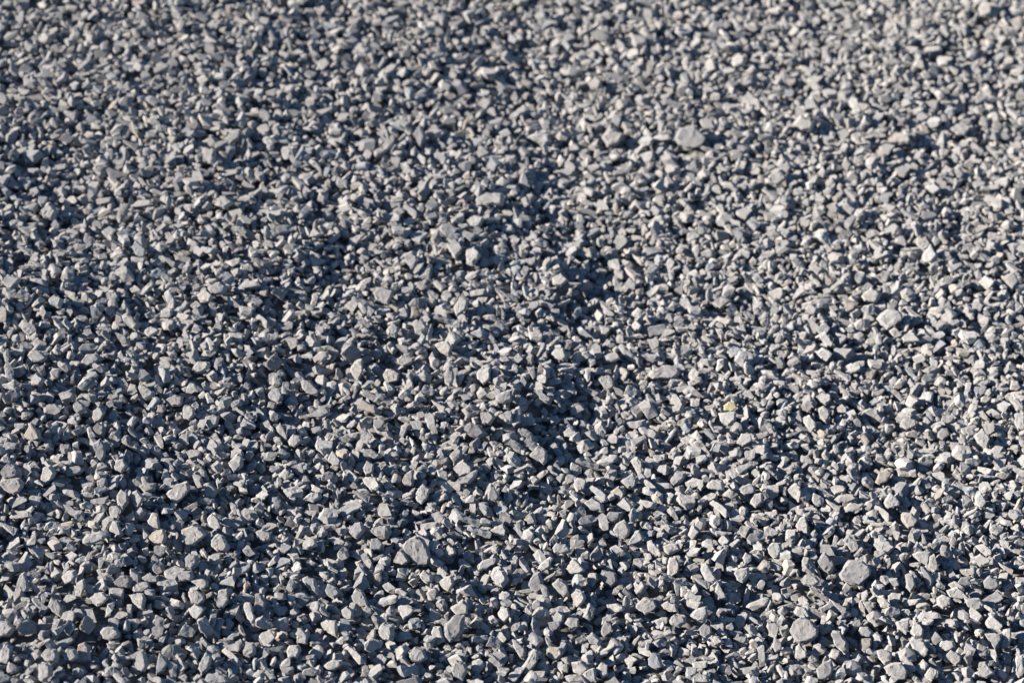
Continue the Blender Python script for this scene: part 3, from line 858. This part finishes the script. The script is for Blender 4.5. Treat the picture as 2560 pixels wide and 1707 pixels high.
def drop(n, limit, spread, check):
    cnt = 0
    xs = rng.uniform(X0 + .012, X1 - .012, n); ys = rng.uniform(Y0 + .012, Y1 - .012, n)
    px, py, _ = project(np.stack([xs, ys, np.zeros(n)], 1))
    ok = (px > -130) & (px < W + 130) & (py > -130) & (py < H + 130)
    gi = rng.integers(0, len(groups), n); jit = rng.normal(scale=.0022, size=(n, 4, 2)); lim = limit + rng.normal(scale=spread, size=n)
    for i in np.nonzero(ok)[0]:
        best = None; g = groups[gi[i]]; flat = i % 3 == 0
        for c in range(4):
            s = g[c % 3] if flat else g[i % 3]
            ix0, iy0, nx, ny, top, bot = s.prof
            ix = int((xs[i] + jit[i, c, 0] - X0) / CELL); iy = int((ys[i] + jit[i, c, 1] - Y0) / CELL)
            a, b = ix + ix0, iy + iy0
            if a < 0 or b < 0 or a + nx > NX or b + ny > NY: continue
            z = float((Z[a:a + nx, b:b + ny] - bot).max())
            sc = z + .5 * s.top
            if best is None or sc < best[0]: best = (sc, z, s, ix, iy, a, b)
        if best is None: continue
        _, z, s, ix, iy, a, b = best
        z -= .10 * s.r
        if z + s.top > HS[ix, iy] + lim[i]: continue
        x, y = X0 + ix * CELL, Y0 + iy * CELL
        if check:
            u, v, d = project(np.array([x, y, z]))
            r = s.r * .75 * FPX / d
            bad = False
            for du, dv in ((0, 0), (r, 0), (-r, 0), (0, r), (0, -r)):
                mu, mv_ = int((u + du) / SX), int((v + dv) / SX)
                if 0 <= mu < mask.shape[1] and 0 <= mv_ < mask.shape[0] and mask[mv_, mu] > 0 and d < mask[mv_, mu] + .0005 and np.isfinite(mask[mv_, mu]):
                    bad = True; break
            if bad: continue
        ix0, iy0, nx, ny, top, bot = s.prof
        sub = Z[a:a + nx, b:b + ny]
        np.maximum(sub, top + z, out=sub)
        placed.append((s.idx, x, y, z)); cnt += 1
    return cnt

import time
t0 = time.time()
# what lies under the outlined stones may not reach into them: cap the first layers there
cap = np.full((NX, NY), 1e3, np.float32)
for s in stones:
    v, f = s['hull']
    ix0, iy0, nx, ny, top, bot = profiles(v, f)
    a, b = int((s['centre'][0] - X0) / CELL) + ix0, int((s['centre'][1] - Y0) / CELL) + iy0
    s['grid'] = (a, b, nx, ny, top + s['centre'][2])
    if a < 0 or b < 0 or a + nx > NX or b + ny > NY: continue
    bb = np.where(bot < 100, bot + s['centre'][2], 1e3)
    sub = cap[a:a + nx, b:b + ny]; np.minimum(sub, bb, out=sub)
HS0 = HS
HS = np.minimum(HS0, cap + .003)
print('first layers', drop(N_FIRST, -.0045, .001, False), time.time() - t0)
HS = HS0
for s in stones:
    a, b, nx, ny, top = s['grid']
    if a < 0 or b < 0 or a + nx > NX or b + ny > NY: continue
    sub = Z[a:a + nx, b:b + ny]; np.maximum(sub, top, out=sub)
print('top layers', drop(N_TOP, TOP_LIM, .0034, True), time.time() - t0)
n_core = len(placed)

# ------------------------------------------------------------------ one mesh for the uncounted gravel
ids = np.array([p[0] for p in placed]); pos = np.array([p[1:] for p in placed])
rel = pos[:, 2] - terrain(pos[:, 0], pos[:, 1])
tops = rel + np.array([library[i].top for i in ids])
px, py, dd = project(pos)
fine = ((tops > -.006) & (px > -60) & (px < W + 60) & (py > -60) & (py < H + 60)).astype(int)
fine[(fine == 1) & (py > 560)] = 2
# round about, beyond the frame, the same heap goes on
PX, PY = .62, 1.00
core = (np.abs(pos[:, 0]) < PX / 2) & (pos[:, 1] > 2.15) & (pos[:, 1] < 2.15 + PY) & (tops > -.005)
ci, cp, cr = ids[core], pos[core], rel[core]
ring_i, ring_p = [], []
for kx in range(-4, 5):
    for ky in range(-2, 3):
        q = cp + [kx * PX, ky * PY, 0]
        u, v, d = project(q * [1, 1, 0])
        out = ~((u > -125) & (u < W + 125) & (v > -125) & (v < H + 125)) & (np.abs(q[:, 0]) < 1.7) & (q[:, 1] > 1.3) & (q[:, 1] < 4.3)
        q = q[out]
        if len(q) == 0: continue
        q[:, 2] = cr[out] + terrain(q[:, 0], q[:, 1])
        ring_i.append(ci[out]); ring_p.append(q)
ids = np.concatenate([ids] + ring_i); pos = np.concatenate([pos] + ring_p)
fine = np.concatenate([fine, np.zeros(len(ids) - len(fine), int)])
print('gravel stones', len(ids), 'fine', (fine == 1).sum(), (fine == 2).sum(), np.mean([len(q.nf) for q in library]))

def build_gravel():
    lod = [[(s.lv, s.lf), (s.hv, s.hf), (s.nv, s.nf)] for s in library]
    nv = np.array([len(lod[i][fi][0]) for i, fi in zip(ids, fine)])
    nf = np.array([len(lod[i][fi][1]) for i, fi in zip(ids, fine)])
    V = np.empty((nv.sum(), 3), np.float32); F = np.empty((nf.sum(), 3), np.int32); C = np.ones((nv.sum(), 4), np.float32)
    ov = of = 0
    for k in range(len(ids)):
        v, f = lod[ids[k]][fine[k]]
        V[ov:ov + len(v)] = v + pos[k].astype(np.float32)
        F[of:of + len(f)] = f + ov
        C[ov:ov + len(v), :3] = tint()
        ov += len(v); of += len(f)
    me = bpy.data.meshes.new("gravel")
    me.vertices.add(len(V)); me.vertices.foreach_set('co', V.ravel())
    me.loops.add(F.size); me.loops.foreach_set('vertex_index', F.ravel())
    me.polygons.add(len(F)); me.polygons.foreach_set('loop_start', np.arange(0, F.size, 3, dtype=np.int32))
    me.update(calc_edges=True)
    me.polygons.foreach_set('use_smooth', np.zeros(len(F), bool))
    me.color_attributes.new('tint', 'FLOAT_COLOR', 'POINT').data.foreach_set('color', C.ravel())
    me.materials.append(STONE)
    o = bpy.data.objects.new("gravel", me); COL.objects.link(o)
    o['kind'] = 'stuff'; o['label'] = 'grey crushed stone gravel spread over the whole ground'; o['category'] = 'gravel'; o['group'] = 'gravel'
build_gravel()

# ------------------------------------------------------------------ bits of dry grass lying among the stones
def stalk(pts, r0, label):
    m = bpy.data.materials.get('dry_straw')
    if m is None:
        m = bpy.data.materials.new('dry_straw'); m.use_nodes = True
        b = m.node_tree.nodes['Principled BSDF']; b.inputs['Base Color'].default_value = (.40, .35, .25, 1); b.inputs['Roughness'].default_value = .7
        n = m.node_tree.nodes.new('ShaderNodeTexNoise'); n.inputs['Scale'].default_value = 60
        mr = m.node_tree.nodes.new('ShaderNodeMapRange'); mr.inputs[3].default_value = .6; mr.inputs[4].default_value = .8
        m.node_tree.links.new(n.outputs['Fac'], mr.inputs[0]); m.node_tree.links.new(mr.outputs[0], b.inputs['Roughness'])
    P3 = []
    for (px, py, up) in pts:
        P, d = surf_hit(px, py); z = P[2] + up; v = ray(px, py); P3.append(Vector(CAM + v * (z - CAM_H) / v[2]))
    base = P3[0].copy(); path = []
    for i in range(len(P3) - 1):                            # a smooth run through the points
        a0, a1, a2, a3 = P3[max(i - 1, 0)], P3[i], P3[i + 1], P3[min(i + 2, len(P3) - 1)]
        for q in range(6):
            t = q / 6
            path.append(.5 * (2 * a1 + (a2 - a0) * t + (2 * a0 - 5 * a1 + 4 * a2 - a3) * t * t + (3 * a1 - a0 - 3 * a2 + a3) * t ** 3) - base)
    path.append(P3[-1] - base)
    bm = bmesh.new(); rings = []
    for i, c in enumerate(path):
        tdir = (path[min(i + 1, len(path) - 1)] - path[max(i - 1, 0)]).normalized()
        u = tdir.cross(Vector((0, 0, 1))).normalized(); w = u.cross(tdir)
        r = r0 * (1 - .55 * i / len(path))
        rings.append([bm.verts.new(c + (u * math.cos(k * 1.2566) + w * .6 * math.sin(k * 1.2566)) * r) for k in range(5)])
    for a, b in zip(rings, rings[1:]):
        for k in range(5): bm.faces.new((a[k], a[(k + 1) % 5], b[(k + 1) % 5], b[k]))
    bm.faces.new(rings[0][::-1]); bm.faces.new(rings[-1])
    me = bpy.data.meshes.new('dry_stalk'); bm.to_mesh(me); bm.free(); me.materials.append(m)
    me.polygons.foreach_set('use_smooth', [True] * len(me.polygons))
    o = bpy.data.objects.new('dry_stalk', me); COL.objects.link(o); o.location = base
    o['label'] = label; o['category'] = 'dry grass'; o['group'] = 'dry grass stalks in the gravel'
stalk([(330, 303, .004), (333, 318, .006), (338, 333, .006), (347, 347, .004)], .0011, 'thin curved dry stalk lying on the blurred gravel in the upper left')
stalk([(1159, 323, .004), (1166, 302, .007), (1178, 285, .008), (1206, 276, .005)], .0016, 'bent dry grass blade arching over the gravel, top centre')
stalk([(1621, 1297, .004), (1627, 1289, .006), (1633, 1294, .006), (1641, 1303, .004)], .0007, 'tiny pale straw hooked over the edge of a dark hollow')

# ------------------------------------------------------------------ bed under the gravel
def bed():
    xs = np.unique(np.concatenate([np.linspace(-1.9, 1.9, 150), np.array([-200, -60, -20, -8, -4, 4, 8, 20, 60, 200.])]))
    ys = np.unique(np.concatenate([np.linspace(1.1, 4.5, 140), np.array([-200, -60, -20, -6, -1, 7, 12, 25, 60, 200.])]))
    X, Y = np.meshgrid(xs, ys, indexing='ij')
    Zb = terrain(X, Y) - .0155
    far = (np.abs(X) > 1.9) | (Y < 1.1) | (Y > 4.5)
    Zb[far] = -.004
    V = np.stack([X, Y, Zb], -1).reshape(-1, 3); n = len(ys)
    F = [(i * n + j, (i + 1) * n + j, (i + 1) * n + j + 1, i * n + j + 1) for i in range(len(xs) - 1) for j in range(n - 1)]
    me = bpy.data.meshes.new("ground"); me.from_pydata(V.tolist(), [], F); me.update()
    me.materials.append(ground_material())
    o = bpy.data.objects.new("ground", me); COL.objects.link(o); o['kind'] = 'structure'; o['label'] = 'stony ground under the loose gravel'
bed()

# ------------------------------------------------------------------ words for each stone
TONE = {'p': 'pale', 'c': 'cream', 't': 'tan', 'g': 'grey', 'd': 'dark grey', 'k': 'brownish', 'w': 'white-grey', 'y': 'yellow', 'r': 'pinkish', 'b': 'bluish'}
NUM = ['', 'one', 'two', 'three', 'four', 'five', 'six', 'seven', 'eight', 'nine', 'ten', 'eleven', 'twelve', 'thirteen', 'fourteen', 'fifteen', 'sixteen', 'seventeen', 'eighteen']
def shape_word(s):
    q = s['p'] - s['c']; ev, vec = np.linalg.eigh(np.cov(q.T)); ratio = math.sqrt(ev[1] / max(ev[0], 1e-9)); n = len(q)
    ax = vec[:, 1]; upright = abs(ax[1]) > .87; level = abs(ax[0]) > .87
    lean = 'upright' if upright else 'level' if level else 'slanting'
    if ratio > 1.9: return lean + ' long'
    if ratio > 1.4: return lean + ' oblong'
    return {3: 'triangular', 4: 'four-sided', 5: 'angular'}.get(n, 'chunky')
marks = [s for s in stones if s['key']]
used = set()
UNIT = 34.0
for s in stones:
    o = s['obj']; o['category'] = 'stone'; o['group'] = 'larger stones lying on the gravel'
    if s['key']: o['label'] = MARKS[s['key']][0]; used.add(o['label'])
for s in stones:
    if s['key']: continue
    tone, shp = TONE[s['tone']], shape_word(s)
    near = sorted(marks, key=lambda m: np.hypot(*(m['c'] - s['c'])))
    done = False
    for m in near[:4]:
        d = s['c'] - m['c']; dist = np.hypot(*d); ang = math.degrees(math.atan2(-d[1], d[0])) % 360
        way = ['right of', 'above right of', 'above', 'above left of', 'left of', 'below left of', 'below', 'below right of'][int((ang + 22.5) // 45) % 8]
        reach = math.sqrt(s['area'] / math.pi) + math.sqrt(m['area'] / math.pi)
        n = max(1, round((dist - reach * .5) / UNIT))
        if dist < reach * 1.35: where = f"close {way}"
        elif n < len(NUM): where = f"{NUM[n]} stone-width{'s' if n > 1 else ''} {way}"
        else: where = f"far {way}"
        lab = f"{tone} {shp} stone {where} the {MARKS[m['key']][1]}"
        if lab not in used: done = True; break
    if not done: lab = "small " + lab
    used.add(lab); s['obj']['label'] = lab
print('labels', len(used), max(len(l.split()) for l in used))

# ------------------------------------------------------------------ light, sky, camera
def lighting():
    az = math.atan2(SUN[0], SUN[1]); el = math.asin(SUN[2])
    w = bpy.data.worlds.new("World"); SC.world = w; w.use_nodes = True
    nt = w.node_tree; nt.nodes.clear()
    sky = nt.nodes.new('ShaderNodeTexSky'); sky.sky_type = 'NISHITA'; sky.sun_disc = False
    sky.sun_elevation = el; sky.sun_rotation = az
    sky.altitude = 2500; sky.air_density = 1.6; sky.dust_density = .0; sky.ozone_density = 5.0
    bg = nt.nodes.new('ShaderNodeBackground'); bg.inputs['Strength'].default_value = SKY
    out = nt.nodes.new('ShaderNodeOutputWorld')
    nt.links.new(sky.outputs[0], bg.inputs[0]); nt.links.new(bg.outputs[0], out.inputs[0])
    l = bpy.data.lights.new("sun", 'SUN'); l.energy = SUN_E; l.angle = math.radians(.53); l.color = SUN_COL
    o = bpy.data.objects.new("sun", l); COL.objects.link(o)
    o.rotation_euler = Vector(SUN).to_track_quat('Z', 'Y').to_euler(); o.location = Vector(SUN) * 8
lighting()

cd = bpy.data.cameras.new("camera"); cam = bpy.data.objects.new("camera", cd); COL.objects.link(cam)
cd.lens = LENS; cd.sensor_width = SENSOR; cd.clip_start = .05; cd.clip_end = 600
cam.matrix_world = Matrix.Translation(Vector(CAM)) @ Rm
cd.dof.use_dof = True; cd.dof.focus_distance = FOCUS; cd.dof.aperture_fstop = FSTOP; cd.dof.aperture_blades = 7
SC.camera = cam
SC.render.engine = 'CYCLES'
SC.cycles.max_bounces = 4; SC.cycles.diffuse_bounces = 1
vs = SC.view_settings
vs.view_transform = 'Standard'; vs.look = 'None'; vs.gamma = 1; vs.use_curve_mapping = False; vs.exposure = EXPOSURE
